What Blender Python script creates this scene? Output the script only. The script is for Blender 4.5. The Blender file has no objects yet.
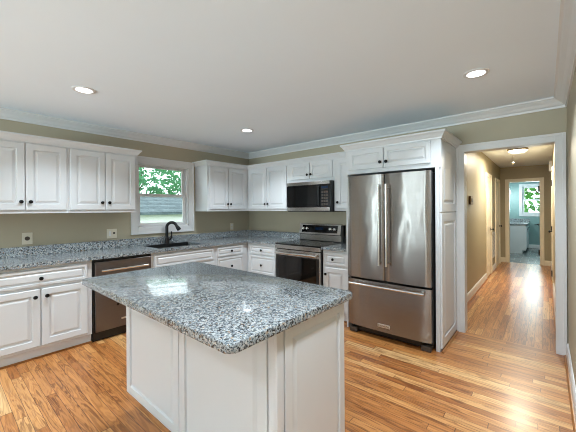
import bpy, bmesh, math, random
from mathutils import Vector, Matrix
random.seed(7)
S = bpy.context.scene
COL = S.collection
PI = math.pi

# ------------------------------------------------------------------ camera
YAW, ROLL, FPX = 0.704, -0.006, 303.31
CAM = Vector((4.26, -3.879, 1.398))
cd = bpy.data.cameras.new('camera'); cam = bpy.data.objects.new('camera', cd); COL.objects.link(cam)
cd.sensor_width = 36.0; cd.lens = FPX / 576 * 36
cd.shift_x = -0.26 / 576; cd.shift_y = -6.75 / 576
cd.clip_start = 0.02; cd.clip_end = 200
s_, c_ = math.sin(YAW), math.cos(YAW)
R_ = Vector((c_, s_, 0)); U_ = Vector((0, 0, 1)); F_ = Vector((-s_, c_, 0))
R2 = R_ * math.cos(ROLL) + U_ * math.sin(ROLL); U2 = U_ * math.cos(ROLL) - R_ * math.sin(ROLL)
M = Matrix((R2, U2, -F_)).transposed().to_4x4(); M.translation = CAM
cam.matrix_world = M
S.camera = cam
WR = 4.416; CH = 2.44          # room width and ceiling height

# ------------------------------------------------------------------ world, exposure, daylight
W = bpy.data.worlds.new('sky'); S.world = W; W.use_nodes = True
bg = W.node_tree.nodes['Background']; bg.inputs[0].default_value = (0.86, 0.95, 1.0, 1); bg.inputs[1].default_value = 3.0
S.cycles.filter_width = 1.0; S.cycles.diffuse_bounces = 8; S.cycles.max_bounces = 12
S.view_settings.view_transform = 'Standard'; S.view_settings.look = 'None'
S.view_settings.exposure = 0.1; S.view_settings.gamma = 1.0; S.view_settings.use_curve_mapping = False

def area(name, loc, target, size, power, color=(1, 1, 1), size_y=None, shape='RECTANGLE', spread=None):
    ld = bpy.data.lights.new(name, 'AREA'); ld.shape = shape; ld.size = size
    if size_y: ld.size_y = size_y
    ld.energy = power; ld.color = color
    if spread: ld.spread = spread
    o = bpy.data.objects.new(name, ld); COL.objects.link(o); o.location = loc
    o.rotation_euler = (Vector(target) - Vector(loc)).to_track_quat('-Z', 'Y').to_euler()
    return o
# daylight area lamps, added outside invented windows behind the camera
REAR = -9.0
ADDED_REAR_WIN = [(0.3, 0.65), (0.95, 2.45), (3.15, 4.2)]  # invented rear windows, laid out for the fill lamps
ADDED_SIDE_WIN = (-7.6, -5.6)  # invented side windows, unseen, added to let in more light
SKY = (0.79, 0.93, 1.0)
area('daylight_fill', (0.475, REAR - 0.35, 1.2), (0.475, 0, 1.3), 0.35, 80, SKY, 1.8)
area('daylight_fill', (1.7, REAR - 0.45, 0.9), (1.7, REAR + 0.55, 2.1), 1.5, 225, SKY, 1.0, spread=math.radians(100))
area('daylight_fill', (3.675, REAR - 0.45, 0.9), (3.675, REAR + 0.55, 2.1), 1.0, 215, SKY, 1.0, spread=math.radians(100))
area('daylight_fill', (3.9, 9.95, 1.67), (3.9, 0, 1.0), 0.5, 26, (0.8, 0.96, 1.0), 0.85)

# ------------------------------------------------------------------ materials
def lin(r, g, b):
    f = lambda v: (v / 255) / 12.92 if v / 255 <= 0.04045 else ((v / 255 + 0.055) / 1.055) ** 2.4
    return (f(r), f(g), f(b), 1)

def new_mat(name):
    m = bpy.data.materials.new(name); m.use_nodes = True
    nt = m.node_tree; return m, nt, nt.nodes['Principled BSDF']

def nd(nt, typ, **kw):
    n = nt.nodes.new(typ)
    for k, v in kw.items(): setattr(n, k, v)
    return n

def link(nt, a, b): nt.links.new(a, b)

def math_n(nt, op, a, b=None):
    n = nd(nt, 'ShaderNodeMath', operation=op)
    for i, v in enumerate((a, b)):
        if v is None: continue
        if isinstance(v, (int, float)): n.inputs[i].default_value = v
        else: link(nt, v, n.inputs[i])
    return n.outputs[0]

def ramp(nt, fac, stops, interp='LINEAR'):
    n = nd(nt, 'ShaderNodeValToRGB'); cr = n.color_ramp; cr.interpolation = interp
    while len(cr.elements) > 1: cr.elements.remove(cr.elements[-1])
    cr.elements[0].position = stops[0][0]; cr.elements[0].color = stops[0][1]
    for p, c in stops[1:]:
        e = cr.elements.new(p); e.color = c
    link(nt, fac, n.inputs[0]); return n.outputs[0]

def paint(name, rgb, rough=0.5, var=0.03, scale=3.0, bump=0.0, bscale=200, coat=0.0, spec=0.5):
    m, nt, p = new_mat(name)
    tc = nd(nt, 'ShaderNodeNewGeometry')
    n = nd(nt, 'ShaderNodeTexNoise'); n.inputs['Scale'].default_value = scale; n.inputs['Detail'].default_value = 3
    link(nt, tc.outputs['Position'], n.inputs['Vector'])
    c = lin(*rgb)
    lo = tuple(max(0, v * (1 - var)) for v in c[:3]) + (1,); hi = tuple(min(1, v * (1 + var)) for v in c[:3]) + (1,)
    link(nt, ramp(nt, n.outputs[0], [(0.3, lo), (0.7, hi)]), p.inputs['Base Color'])
    p.inputs['Roughness'].default_value = rough
    p.inputs['Specular IOR Level'].default_value = spec
    p.inputs['Coat Weight'].default_value = coat; p.inputs['Coat Roughness'].default_value = 0.12
    if bump:
        b = nd(nt, 'ShaderNodeTexNoise'); b.inputs['Scale'].default_value = bscale
        link(nt, tc.outputs['Position'], b.inputs['Vector'])
        bn = nd(nt, 'ShaderNodeBump'); bn.inputs['Strength'].default_value = bump; bn.inputs['Distance'].default_value = 0.002
        link(nt, b.outputs[0], bn.inputs['Height']); link(nt, bn.outputs[0], p.inputs['Normal'])
    return m

def wood_floor(name, along='x', tint=1.0, width=0.064):
    m, nt, p = new_mat(name)
    g = nd(nt, 'ShaderNodeNewGeometry'); sp = nd(nt, 'ShaderNodeSeparateXYZ'); link(nt, g.outputs['Position'], sp.inputs[0])
    u, v = (sp.outputs[0], sp.outputs[1]) if along == 'x' else (sp.outputs[1], sp.outputs[0])
    vs = math_n(nt, 'DIVIDE', v, width); row = math_n(nt, 'FLOOR', vs); vf = math_n(nt, 'FRACT', vs)
    wn = nd(nt, 'ShaderNodeTexWhiteNoise', noise_dimensions='1D'); link(nt, row, wn.inputs['W'])
    L = math_n(nt, 'ADD', 0.9, math_n(nt, 'MULTIPLY', wn.outputs['Value'], 0.8))
    us = math_n(nt, 'DIVIDE', math_n(nt, 'ADD', u, math_n(nt, 'MULTIPLY', wn.outputs['Value'], 13.7)), L)
    colm = math_n(nt, 'FLOOR', us); uf = math_n(nt, 'FRACT', us)
    cv = nd(nt, 'ShaderNodeCombineXYZ'); link(nt, row, cv.inputs[0]); link(nt, colm, cv.inputs[1])
    w2 = nd(nt, 'ShaderNodeTexWhiteNoise', noise_dimensions='2D'); link(nt, cv.outputs[0], w2.inputs['Vector'])
    rnd = w2.outputs['Value']
    base = ramp(nt, rnd, [(0.0, lin(172, 110, 58)), (0.2, lin(192, 132, 77)), (0.5, lin(204, 145, 88)), (0.78, lin(217, 163, 106)), (0.93, lin(228, 182, 128)), (1.0, lin(238, 203, 155))])
    # grain
    gv = nd(nt, 'ShaderNodeCombineXYZ')
    link(nt, math_n(nt, 'ADD', math_n(nt, 'MULTIPLY', u, 2.2), math_n(nt, 'MULTIPLY', rnd, 57.0)), gv.inputs[0])
    link(nt, math_n(nt, 'MULTIPLY', v, 26.0), gv.inputs[1]); link(nt, math_n(nt, 'MULTIPLY', rnd, 31.0), gv.inputs[2])
    n1 = nd(nt, 'ShaderNodeTexNoise'); n1.inputs['Scale'].default_value = 1.0; n1.inputs['Detail'].default_value = 5; n1.inputs['Distortion'].default_value = 0.6
    link(nt, gv.outputs[0], n1.inputs['Vector'])
    wv = nd(nt, 'ShaderNodeMath', operation='SINE')
    link(nt, math_n(nt, 'MULTIPLY', n1.outputs[0], 42.0), wv.inputs[0])
    gr = math_n(nt, 'ADD', math_n(nt, 'MULTIPLY', wv.outputs[0], 0.13), math_n(nt, 'MULTIPLY', n1.outputs[0], 0.75))
    gc = ramp(nt, gr, [(0.14, (0.36, 0.25, 0.16, 1)), (0.36, (0.84, 0.77, 0.68, 1)), (0.6, (1.12, 1.1, 1.06, 1))])
    mx = nd(nt, 'ShaderNodeMix', data_type='RGBA', blend_type='MULTIPLY'); mx.inputs[0].default_value = 0.9
    link(nt, base, mx.inputs[6]); link(nt, gc, mx.inputs[7])
    # gaps between boards
    ev = math_n(nt, 'MINIMUM', vf, math_n(nt, 'SUBTRACT', 1.0, vf)); eu = math_n(nt, 'MULTIPLY', math_n(nt, 'MINIMUM', uf, math_n(nt, 'SUBTRACT', 1.0, uf)), 14.0)
    gap = math_n(nt, 'LESS_THAN', math_n(nt, 'MINIMUM', ev, eu), 0.028)
    m2 = nd(nt, 'ShaderNodeMix', data_type='RGBA', blend_type='MIX'); link(nt, math_n(nt, 'MULTIPLY', gap, 0.7), m2.inputs[0])
    link(nt, mx.outputs[2], m2.inputs[6]); m2.inputs[7].default_value = lin(70, 38, 18)
    m3 = nd(nt, 'ShaderNodeMix', data_type='RGBA', blend_type='MULTIPLY'); m3.inputs[0].default_value = 1
    link(nt, m2.outputs[2], m3.inputs[6]); m3.inputs[7].default_value = (tint, tint * 0.915, tint * 0.79, 1)
    link(nt, m3.outputs[2], p.inputs['Base Color'])
    p.inputs['Roughness'].default_value = 0.36
    p.inputs['Coat Weight'].default_value = 0.25; p.inputs['Coat Roughness'].default_value = 0.22
    bn = nd(nt, 'ShaderNodeBump'); bn.inputs['Strength'].default_value = 0.25; bn.inputs['Distance'].default_value = 0.002
    h = nd(nt, 'ShaderNodeTexNoise'); h.inputs['Scale'].default_value = 9; link(nt, g.outputs['Position'], h.inputs['Vector'])
    link(nt, math_n(nt, 'SUBTRACT', h.outputs[0], gap), bn.inputs['Height']); link(nt, bn.outputs[0], p.inputs['Normal'])
    return m

def granite(name):
    m, nt, p = new_mat(name)
    g = nd(nt, 'ShaderNodeNewGeometry')
    dn = nd(nt, 'ShaderNodeTexNoise'); dn.inputs['Scale'].default_value = 60; link(nt, g.outputs['Position'], dn.inputs['Vector'])
    va = nd(nt, 'ShaderNodeVectorMath', operation='MULTIPLY_ADD'); va.inputs[1].default_value = (0.012,) * 3
    link(nt, dn.outputs['Color'], va.inputs[0]); link(nt, g.outputs['Position'], va.inputs[2])
    def cells(scale):
        v = nd(nt, 'ShaderNodeTexVoronoi'); v.inputs['Scale'].default_value = scale; link(nt, va.outputs[0], v.inputs['Vector'])
        sc = nd(nt, 'ShaderNodeSeparateColor'); link(nt, v.outputs['Color'], sc.inputs[0]); return sc.outputs
    a = cells(105); b = cells(190)
    ca = ramp(nt, a[0], [(0.0, lin(30, 36, 44)), (0.2, lin(92, 102, 110)), (0.38, lin(134, 143, 149)), (0.62, lin(164, 171, 174)), (0.88, lin(182, 182, 178)), (0.955, lin(150, 130, 110))], 'CONSTANT')
    cb = ramp(nt, b[1], [(0.0, lin(24, 29, 36)), (0.26, lin(98, 108, 116)), (0.5, lin(150, 157, 160)), (0.8, lin(180, 184, 184))], 'CONSTANT')
    mx = nd(nt, 'ShaderNodeMix', data_type='RGBA'); link(nt, math_n(nt, 'MULTIPLY', math_n(nt, 'GREATER_THAN', b[2], 0.5), 0.8), mx.inputs[0])
    link(nt, ca, mx.inputs[6]); link(nt, cb, mx.inputs[7])
    link(nt, mx.outputs[2], p.inputs['Base Color'])
    p.inputs['Roughness'].default_value = 0.2; p.inputs['IOR'].default_value = 1.5
    p.inputs['Coat Weight'].default_value = 0.5; p.inputs['Coat Roughness'].default_value = 0.05; p.inputs['Coat IOR'].default_value = 1.55
    return m

def steel(name, rgb=(186, 182, 178), rough=0.24, wave=0.0, axis='z'):
    m, nt, p = new_mat(name)
    p.inputs['Metallic'].default_value = 1.0; p.inputs['Roughness'].default_value = rough
    g = nd(nt, 'ShaderNodeNewGeometry'); mp = nd(nt, 'ShaderNodeMapping')
    mp.inputs['Scale'].default_value = (3, 3, 900) if axis == 'z' else (900, 900, 3)
    link(nt, g.outputs['Position'], mp.inputs[0])
    n = nd(nt, 'ShaderNodeTexNoise'); n.inputs['Scale'].default_value = 1; link(nt, mp.outputs[0], n.inputs['Vector'])
    c = lin(*rgb)
    link(nt, ramp(nt, n.outputs[0], [(0.3, tuple(v * 0.9 for v in c[:3]) + (1,)), (0.7, tuple(min(1, v * 1.08) for v in c[:3]) + (1,))]), p.inputs['Base Color'])
    p.inputs['Anisotropic'].default_value = 0.85; p.inputs['Anisotropic Rotation'].default_value = 0.25
    tg = nd(nt, 'ShaderNodeTangent', direction_type='RADIAL', axis='Z'); link(nt, tg.outputs[0], p.inputs['Tangent'])
    if wave:
        mp2 = nd(nt, 'ShaderNodeMapping'); mp2.inputs['Scale'].default_value = (5.5, 5.5, 1.9); link(nt, g.outputs['Position'], mp2.inputs[0])
        n2 = nd(nt, 'ShaderNodeTexNoise'); n2.inputs['Scale'].default_value = 1; n2.inputs['Detail'].default_value = 1.5; link(nt, mp2.outputs[0], n2.inputs['Vector'])
        bn = nd(nt, 'ShaderNodeBump'); bn.inputs['Strength'].default_value = 1.0; bn.inputs['Distance'].default_value = wave
        link(nt, n2.outputs[0], bn.inputs['Height']); link(nt, bn.outputs[0], p.inputs['Normal'])
    return m

def emit(name, rgb, strength):
    m, nt, p = new_mat(name)
    p.inputs['Base Color'].default_value = (0.9, 0.9, 0.88, 1)
    p.inputs['Emission Color'].default_value = lin(*rgb); p.inputs['Emission Strength'].default_value = strength
    return m

def glass_pane(name, tint=(0.97, 1, 0.99)):
    m = bpy.data.materials.new(name); m.use_nodes = True; nt = m.node_tree; nt.nodes.clear()
    o = nd(nt, 'ShaderNodeOutputMaterial'); t = nd(nt, 'ShaderNodeBsdfTransparent'); t.inputs[0].default_value = (*tint, 1)
    gl = nd(nt, 'ShaderNodeBsdfGlossy'); gl.inputs['Roughness'].default_value = 0.02
    f = nd(nt, 'ShaderNodeFresnel'); f.inputs[0].default_value = 1.3
    mx = nd(nt, 'ShaderNodeMixShader'); link(nt, f.outputs[0], mx.inputs[0]); link(nt, t.outputs[0], mx.inputs[1]); link(nt, gl.outputs[0], mx.inputs[2])
    link(nt, mx.outputs[0], o.inputs[0]); return m

def shingles(name):
    m, nt, p = new_mat(name)
    g = nd(nt, 'ShaderNodeNewGeometry'); sp = nd(nt, 'ShaderNodeSeparateXYZ'); link(nt, g.outputs['Position'], sp.inputs[0])
    rw = math_n(nt, 'MULTIPLY', sp.outputs[2], 5.5); fr = math_n(nt, 'FRACT', rw)
    n = nd(nt, 'ShaderNodeTexNoise'); n.inputs['Scale'].default_value = 4; link(nt, g.outputs['Position'], n.inputs['Vector'])
    c = ramp(nt, math_n(nt, 'ADD', math_n(nt, 'MULTIPLY', n.outputs[0], 0.7), math_n(nt, 'MULTIPLY', fr, 0.3)), [(0.25, lin(50, 62, 66)), (0.5, lin(78, 92, 96)), (0.75, lin(104, 118, 122))])
    link(nt, c, p.inputs['Base Color']); p.inputs['Roughness'].default_value = 0.9; return m

def tile(name):
    m, nt, p = new_mat(name)
    g = nd(nt, 'ShaderNodeNewGeometry'); b = nd(nt, 'ShaderNodeTexBrick'); link(nt, g.outputs['Position'], b.inputs['Vector'])
    b.inputs['Color1'].default_value = lin(128, 134, 132); b.inputs['Color2'].default_value = lin(102, 110, 110); b.inputs['Mortar'].default_value = lin(170, 174, 170)
    b.inputs['Scale'].default_value = 1; b.inputs['Brick Width'].default_value = 0.3; b.inputs['Row Height'].default_value = 0.3; b.inputs['Mortar Size'].default_value = 0.006
    link(nt, b.outputs[0], p.inputs['Base Color']); p.inputs['Roughness'].default_value = 0.25; return m

def leafy(name, rgb):
    m, nt, p = new_mat(name)
    g = nd(nt, 'ShaderNodeNewGeometry'); n = nd(nt, 'ShaderNodeTexNoise'); n.inputs['Scale'].default_value = 3.0; link(nt, g.outputs['Position'], n.inputs['Vector'])
    c = lin(*rgb)
    link(nt, ramp(nt, n.outputs[0], [(0.3, tuple(v * 0.55 for v in c[:3]) + (1,)), (0.7, tuple(min(1, v * 1.5) for v in c[:3]) + (1,))]), p.inputs['Base Color'])
    p.inputs['Roughness'].default_value = 0.6
    tr = nd(nt, 'ShaderNodeBsdfTranslucent'); tr.inputs[0].default_value = (c[0] * 1.3, c[1] * 1.4, c[2], 1)
    mx = nd(nt, 'ShaderNodeMixShader'); mx.inputs[0].default_value = 0.4
    link(nt, p.outputs[0], mx.inputs[1]); link(nt, tr.outputs[0], mx.inputs[2]); link(nt, mx.outputs[0], nt.nodes['Material Output'].inputs[0])
    return m

MAT = dict(
    wall=paint('olive_paint', (172, 164, 143), 0.55, 0.02, 2, 0.08, 300),
    hallwall=paint('olive_paint_lamplit', (160, 151, 126), 0.5, 0.02, 2, 0.05, 300),  # kitchen's olive paint with the hall lamp's warmth put into it
    bathwall=paint('bath_paint_cool_lit', (128, 158, 156), 0.5, 0.02, 2),  # cool window light put into the wall colour as teal
    ceil=paint('ceiling_paint', (232, 241, 250), 0.85, 0.012, 1.2, 0.1, 250),
    white=paint('cabinet_white', (207, 210, 213), 0.32, 0.01, 4, coat=0.15),
    trim=paint('trim_white', (216, 217, 218), 0.35, 0.01, 4),
    lamplit=paint('trim_white_lamplit', (228, 220, 200), 0.35, 0.01, 4),  # white trim with the hall lamp's warm light put into its colour
    floor=wood_floor('oak_strip_floor', 'x', 0.76),
    hallfloor=wood_floor('oak_strip_hall_floor', 'y', 0.8),
    stain=paint('stained_oak_moulding', (150, 98, 55), 0.35, 0.2, 14),
    granite=granite('speckled_grey_granite'),
    steel=steel('brushed_steel'),
    fridge=steel('fridge_steel', (152, 147, 143), 0.27, 0.012),
    darksteel=steel('dark_steel', (120, 114, 112), 0.28, 0.006),
    chrome=steel('polished_steel', (232, 231, 229), 0.18),
    black=paint('black_plastic', (16, 16, 17), 0.35, 0.1, 20),
    blackglass=paint('black_glass', (7, 7, 8), 0.05, 0.05, 20),
    ovenglass=paint('oven_glass', (10, 9, 9), 0.06, 0.05, 20),
    knob=paint('black_iron_knob', (9, 8, 8), 0.45, 0.1, 30, spec=0.25),
    faucet=paint('matt_black_metal', (9, 9, 11), 0.38, 0.1, 30, spec=0.3),
    sink=paint('black_composite_sink', (20, 20, 21), 0.45, 0.1, 60),
    ivory=paint('ivory_plate', (214, 208, 192), 0.4, 0.01, 10),
    dark=paint('dark_slot', (70, 62, 56), 0.5, 0.05, 20),
    tan=paint('tan_plastic', (128, 114, 92), 0.5, 0.04, 20),
    display=paint('blue_display', (22, 40, 66), 0.1, 0.1, 20),
    badge=steel('badge_plate', (225, 223, 220), 0.3),
    can=emit('lit_downlight_lens', (255, 252, 249), 3.5),
    hallglow=emit('lit_hall_diffuser', (255, 240, 205), 6.0),
    pane=glass_pane('window_glass'),
    shade=emit('sconce_glass', (235, 250, 255), 0.9),
    tile=tile('bath_floor_tile'),
    shingle=shingles('grey_shingles'),
    siding=paint('white_siding', (240, 240, 238), 0.7, 0.02, 3),
    grass=paint('lawn_grass', (92, 120, 66), 0.9, 0.3, 6),
    leaf=leafy('maple_leaves', (84, 140, 104)), leaf2=leafy('oak_leaves', (84, 146, 72)),
    bark=paint('tree_bark', (92, 76, 62), 0.9, 0.3, 12),
)

# ------------------------------------------------------------------ mesh helpers
class B:
    def __init__(self): self.bm = bmesh.new()
    def merge(self, t):
        me = bpy.data.meshes.new('t'); t.to_mesh(me); t.free(); self.bm.from_mesh(me); bpy.data.meshes.remove(me); return self
    def box(self, x0, x1, y0, y1, z0, z1, bev=0.0, seg=2, only=None):
        t = bmesh.new()
        bmesh.ops.create_cube(t, size=1)
        for v in t.verts:
            v.co = Vector(((x0 + x1) / 2 + v.co.x * (x1 - x0), (y0 + y1) / 2 + v.co.y * (y1 - y0), (z0 + z1) / 2 + v.co.z * (z1 - z0)))
        if bev:
            ed = [e for e in t.edges if only is None or only(e)]
            bmesh.ops.bevel(t, geom=ed, offset=bev, segments=seg, affect='EDGES', profile=0.5)
        return self.merge(t)
    def cyl(self, p0, p1, r, r1=None, seg=20):
        p0, p1 = Vector(p0), Vector(p1); d = p1 - p0; t = bmesh.new()
        bmesh.ops.create_cone(t, cap_ends=True, segments=seg, radius1=r, radius2=r if r1 is None else r1, depth=d.length)
        m = Matrix.Translation((p0 + p1) / 2) @ d.to_track_quat('Z', 'Y').to_matrix().to_4x4()
        bmesh.ops.transform(t, matrix=m, verts=t.verts)
        return self.merge(t)
    def tube(self, pts, radii, seg=14):
        pts = [Vector(p) for p in pts]
        if isinstance(radii, (int, float)): radii = [radii] * len(pts)
        rings = []; up = None
        for i, p in enumerate(pts):
            d = (pts[min(i + 1, len(pts) - 1)] - pts[max(i - 1, 0)]).normalized()
            if up is None: up = d.orthogonal().normalized()
            up = (up - d * up.dot(d)).normalized(); sd = d.cross(up)
            rings.append([self.bm.verts.new(p + (up * math.cos(a) + sd * math.sin(a)) * radii[i]) for a in [2 * PI * k / seg for k in range(seg)]])
        for a, b in zip(rings, rings[1:]):
            for k in range(seg): self.bm.faces.new((a[k], a[(k + 1) % seg], b[(k + 1) % seg], b[k]))
        self.bm.faces.new(rings[0]); self.bm.faces.new(rings[-1]); return self
    def lathe(self, prof, mat, seg=24, ring=False):          # prof (r, h) about local z, mat maps local to world
        rings = []
        for r, h in prof:
            rings.append([self.bm.verts.new(mat @ Vector((r * math.cos(2 * PI * k / seg), r * math.sin(2 * PI * k / seg), h))) for k in range(seg)])
        for a, b in zip(rings, rings[1:] + ([rings[0]] if ring else [])):
            for k in range(seg): self.bm.faces.new((a[k], a[(k + 1) % seg], b[(k + 1) % seg], b[k]))
        if not ring: self.bm.faces.new(rings[0]); self.bm.faces.new(rings[-1])
        return self
    def loops(self, mp, u0, u1, v0, v1, prof):   # concentric rectangle loops (inset, w); closed front and back
        rings = []
        for ins, w in prof:
            rings.append([self.bm.verts.new(mp(u, v, w)) for u, v in ((u0 + ins, v0 + ins), (u1 - ins, v0 + ins), (u1 - ins, v1 - ins), (u0 + ins, v1 - ins))])
        for a, b in zip(rings, rings[1:]):
            for k in range(4): self.bm.faces.new((a[k], a[(k + 1) % 4], b[(k + 1) % 4], b[k]))
        self.bm.faces.new(rings[0]); self.bm.faces.new(rings[-1]); return self
    def sweep(self, path, prof, i0=0, i1=None):  # profile (out, z) along an xy path; outwards is to the right of travel
        n = len(path); i1 = n - 1 if i1 is None else i1; P = [Vector(p) for p in path]
        nr = []
        for i in range(n):
            ds = []
            if i > 0: ds.append((P[i] - P[i - 1]).normalized())
            if i < n - 1: ds.append((P[i + 1] - P[i]).normalized())
            ns = [Vector((d.y, -d.x)) for d in ds]
            nr.append(ns[0] if len(ns) == 1 else (ns[0] + ns[1]) / (1 + ns[0].dot(ns[1])))
        rings = [[self.bm.verts.new((P[i].x + nr[i].x * o, P[i].y + nr[i].y * o, z)) for o, z in prof] for i in range(i0, i1 + 1)]
        m = len(prof)
        for a, b in zip(rings, rings[1:]):
            for k in range(m): self.bm.faces.new((a[k], a[(k + 1) % m], b[(k + 1) % m], b[k]))
        self.bm.faces.new(rings[0]); self.bm.faces.new(rings[-1]); return self
    def poly(self, pts, z0, z1, bev=0.0, seg=3):  # extruded xy polygon
        t = bmesh.new(); a = [t.verts.new((x, y, z0)) for x, y in pts]; b = [t.verts.new((x, y, z1)) for x, y in pts]; n = len(pts)
        t.faces.new(a); top = t.faces.new(b)
        for k in range(n): t.faces.new((a[k], a[(k + 1) % n], b[(k + 1) % n], b[k]))
        if bev:
            bmesh.ops.bevel(t, geom=[e for e in t.edges if abs(e.verts[0].co.z - e.verts[1].co.z) < 1e-6], offset=bev, segments=seg, affect='EDGES', profile=0.5)
        return self.merge(t)

def build(name, b, mat, parent=None, smooth=False):
    bm = b.bm
    bmesh.ops.recalc_face_normals(bm, faces=bm.faces)
    if parent is None:
        xs = [v.co for v in bm.verts]
        org = Vector((sum(v.x for v in xs) / len(xs), sum(v.y for v in xs) / len(xs), min(v.z for v in xs)))
    else:
        r = parent
        while r.parent: r = r.parent
        org = r.location.copy()
    for v in bm.verts: v.co -= org
    me = bpy.data.meshes.new(name); bm.to_mesh(me); bm.free()
    me.materials.append(MAT[mat])
    if smooth:
        for p in me.polygons: p.use_smooth = True
        try: me.set_sharp_from_angle(angle=math.radians(38))
        except Exception: pass
    o = bpy.data.objects.new(name, me); COL.objects.link(o)
    if parent is None: o.location = org
    else: o.parent = parent
    return o

def thing(name, label, cat, loc, group=None):
    o = bpy.data.objects.new(name, None); o.empty_display_size = 0.05; COL.objects.link(o); o.location = loc
    return tag(o, label, cat, group)
def tag(o, label, cat, group=None):
    o['label'] = label; o['category'] = cat; o['kind'] = 'thing'
    if group: o['group'] = group
    return o
def struct(name, b, mat, label=None, cat=None, smooth=False):
    o = build(name, b, mat, smooth=smooth); return settle(o, label, cat)
def settle(o, label=None, cat=None):
    o['kind'] = 'structure'
    if label: o['label'] = label
    if cat: o['category'] = cat
    return o
def dup(o, loc, label, group=None):
    c = o.copy(); COL.objects.link(c); c.location = loc; c['label'] = label
    if group: c['group'] = group
    for ch in list(o.children):
        d = ch.copy(); COL.objects.link(d); d.parent = c
        for g in list(ch.children):
            e = g.copy(); COL.objects.link(e); e.parent = d
    return c

def FX(plane): return lambda u, v, w: Vector((plane + w, u, v))     # faces +x, u = y
def FY(plane): return lambda u, v, w: Vector((u, plane - w, v))     # faces -y, u = x
def NX(plane): return lambda u, v, w: Vector((plane - w, u, v))     # faces -x
def bx(b, mp, u0, u1, v0, v1, w0, w1, bev=0.0, seg=2):
    p, q = mp(u0, v0, w0), mp(u1, v1, w1)
    return b.box(min(p.x, q.x), max(p.x, q.x), min(p.y, q.y), max(p.y, q.y), min(p.z, q.z), max(p.z, q.z), bev, seg)

def door_prof(t=0.02, fr=0.058, k=1.0):
    return [(0, 0), (0, t - 0.004), (0.004, t), (fr * k, t), (fr * k + 0.003, t - 0.012), (fr * k + 0.012, t - 0.013), (fr * k + 0.036 * k, t - 0.002)]
def knob_mat(mp, u, v, w):
    o = mp(u, v, w); d = mp(u, v, w + 1) - o
    return Matrix.Translation(o) @ d.to_track_quat('Z', 'Y').to_matrix().to_4x4()
def knob(parent, mp, u, v, w=0.02):
    b = B(); b.lathe([(0.006, 0), (0.006, 0.012), (0.013, 0.015), (0.0175, 0.02), (0.0175, 0.025), (0.012, 0.029), (0.003, 0.030)], knob_mat(mp, u, v, w), 16)
    return build('knob', b, 'knob', parent, True)
def door(root, mp, u0, u1, v0, v1, ku=None, kv=None, name='door', fr=0.058, k=1.0):
    b = B(); b.loops(mp, u0, u1, v0, v1, door_prof(0.02, fr, k))
    d = build(name, b, 'white', root)
    if ku is not None: knob(d, mp, ku, kv)
    return d

# ------------------------------------------------------------------ structure: kitchen shell
b = B(); b.box(-0.15, WR + 0.12, REAR - 0.12, 0.03, -0.08, 0); struct('floor', b, 'floor', 'honey oak strip floor of the kitchen', 'floor')
b = B(); b.box(3.3, 4.5, 0.03, 5.78, -0.08, 0); struct('floor_hall', b, 'hallfloor', 'oak strip floor running down the hall', 'floor')
b = B(); b.box(3.0, 4.9, 5.78, 9.75, -0.08, 0); struct('floor_bathroom', b, 'tile', 'grey tiled bathroom floor', 'floor')
b = B(); b.box(-0.15, WR + 0.12, REAR - 0.12, 0.12, CH, CH + 0.1); struct('ceiling', b, 'ceil', 'pale kitchen ceiling', 'ceiling')
b = B(); b.box(3.2, 4.5, 0.12, 5.82, CH, CH + 0.1); struct('ceiling_hall', b, 'ceil', 'white hall ceiling', 'ceiling')
b = B(); b.box(3.0, 4.9, 5.82, 9.75, CH, CH + 0.1); struct('ceiling_bathroom', b, 'ceil', 'white bathroom ceiling', 'ceiling')
# left wall with the sink window opening
WY0, WY1, WZ0, WZ1 = -2.05, -1.277, 1.155, 2.05
b = B()
b.box(-0.15, 0, REAR - 0.12, ADDED_SIDE_WIN[0], 0, CH); b.box(-0.15, 0, ADDED_SIDE_WIN[1], WY0, 0, CH); b.box(-0.15, 0, *ADDED_SIDE_WIN, 0, 0.7); b.box(-0.15, 0, *ADDED_SIDE_WIN, 2.15, CH)
b.box(-0.15, 0, WY1, 0.12, 0, CH); b.box(-0.15, 0, WY0, WY1, 0, WZ0); b.box(-0.15, 0, WY0, WY1, WZ1, CH)
struct('wall_left', b, 'wall', 'olive tan wall behind the sink counter', 'wall')
DX0, DX1, DZ = 3.565, 4.328, 2.028
b = B(); b.box(0, DX0 - 0.02, 0, 0.12, 0, CH); b.box(DX1 + 0.02, WR, 0, 0.12, 0, CH); b.box(DX0 - 0.02, DX1 + 0.02, 0, 0.12, DZ + 0.02, CH)
struct('wall_back', b, 'wall', 'olive tan wall behind the range and refrigerator', 'wall')
b = B(); b.box(WR, WR + 0.12, REAR - 0.12, ADDED_SIDE_WIN[0], 0, CH); b.box(WR, WR + 0.12, ADDED_SIDE_WIN[1], 0.12, 0, CH); b.box(WR, WR + 0.12, *ADDED_SIDE_WIN, 0, 0.7); b.box(WR, WR + 0.12, *ADDED_SIDE_WIN, 2.15, CH)
struct('wall_right', b, 'wall', 'olive tan wall at the right edge', 'wall')
b = B(); xs = [0] + [v for ab in ADDED_REAR_WIN for v in ab] + [WR]
for i in range(0, len(xs), 2): b.box(xs[i], xs[i + 1], REAR - 0.12, REAR, 0, CH)
for a, c in ADDED_REAR_WIN: b.box(a, c, REAR - 0.12, REAR, 0, 0.35); b.box(a, c, REAR - 0.12, REAR, 2.2, CH)
struct('wall_front', b, 'wall', 'olive tan wall behind the camera', 'wall')
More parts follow.
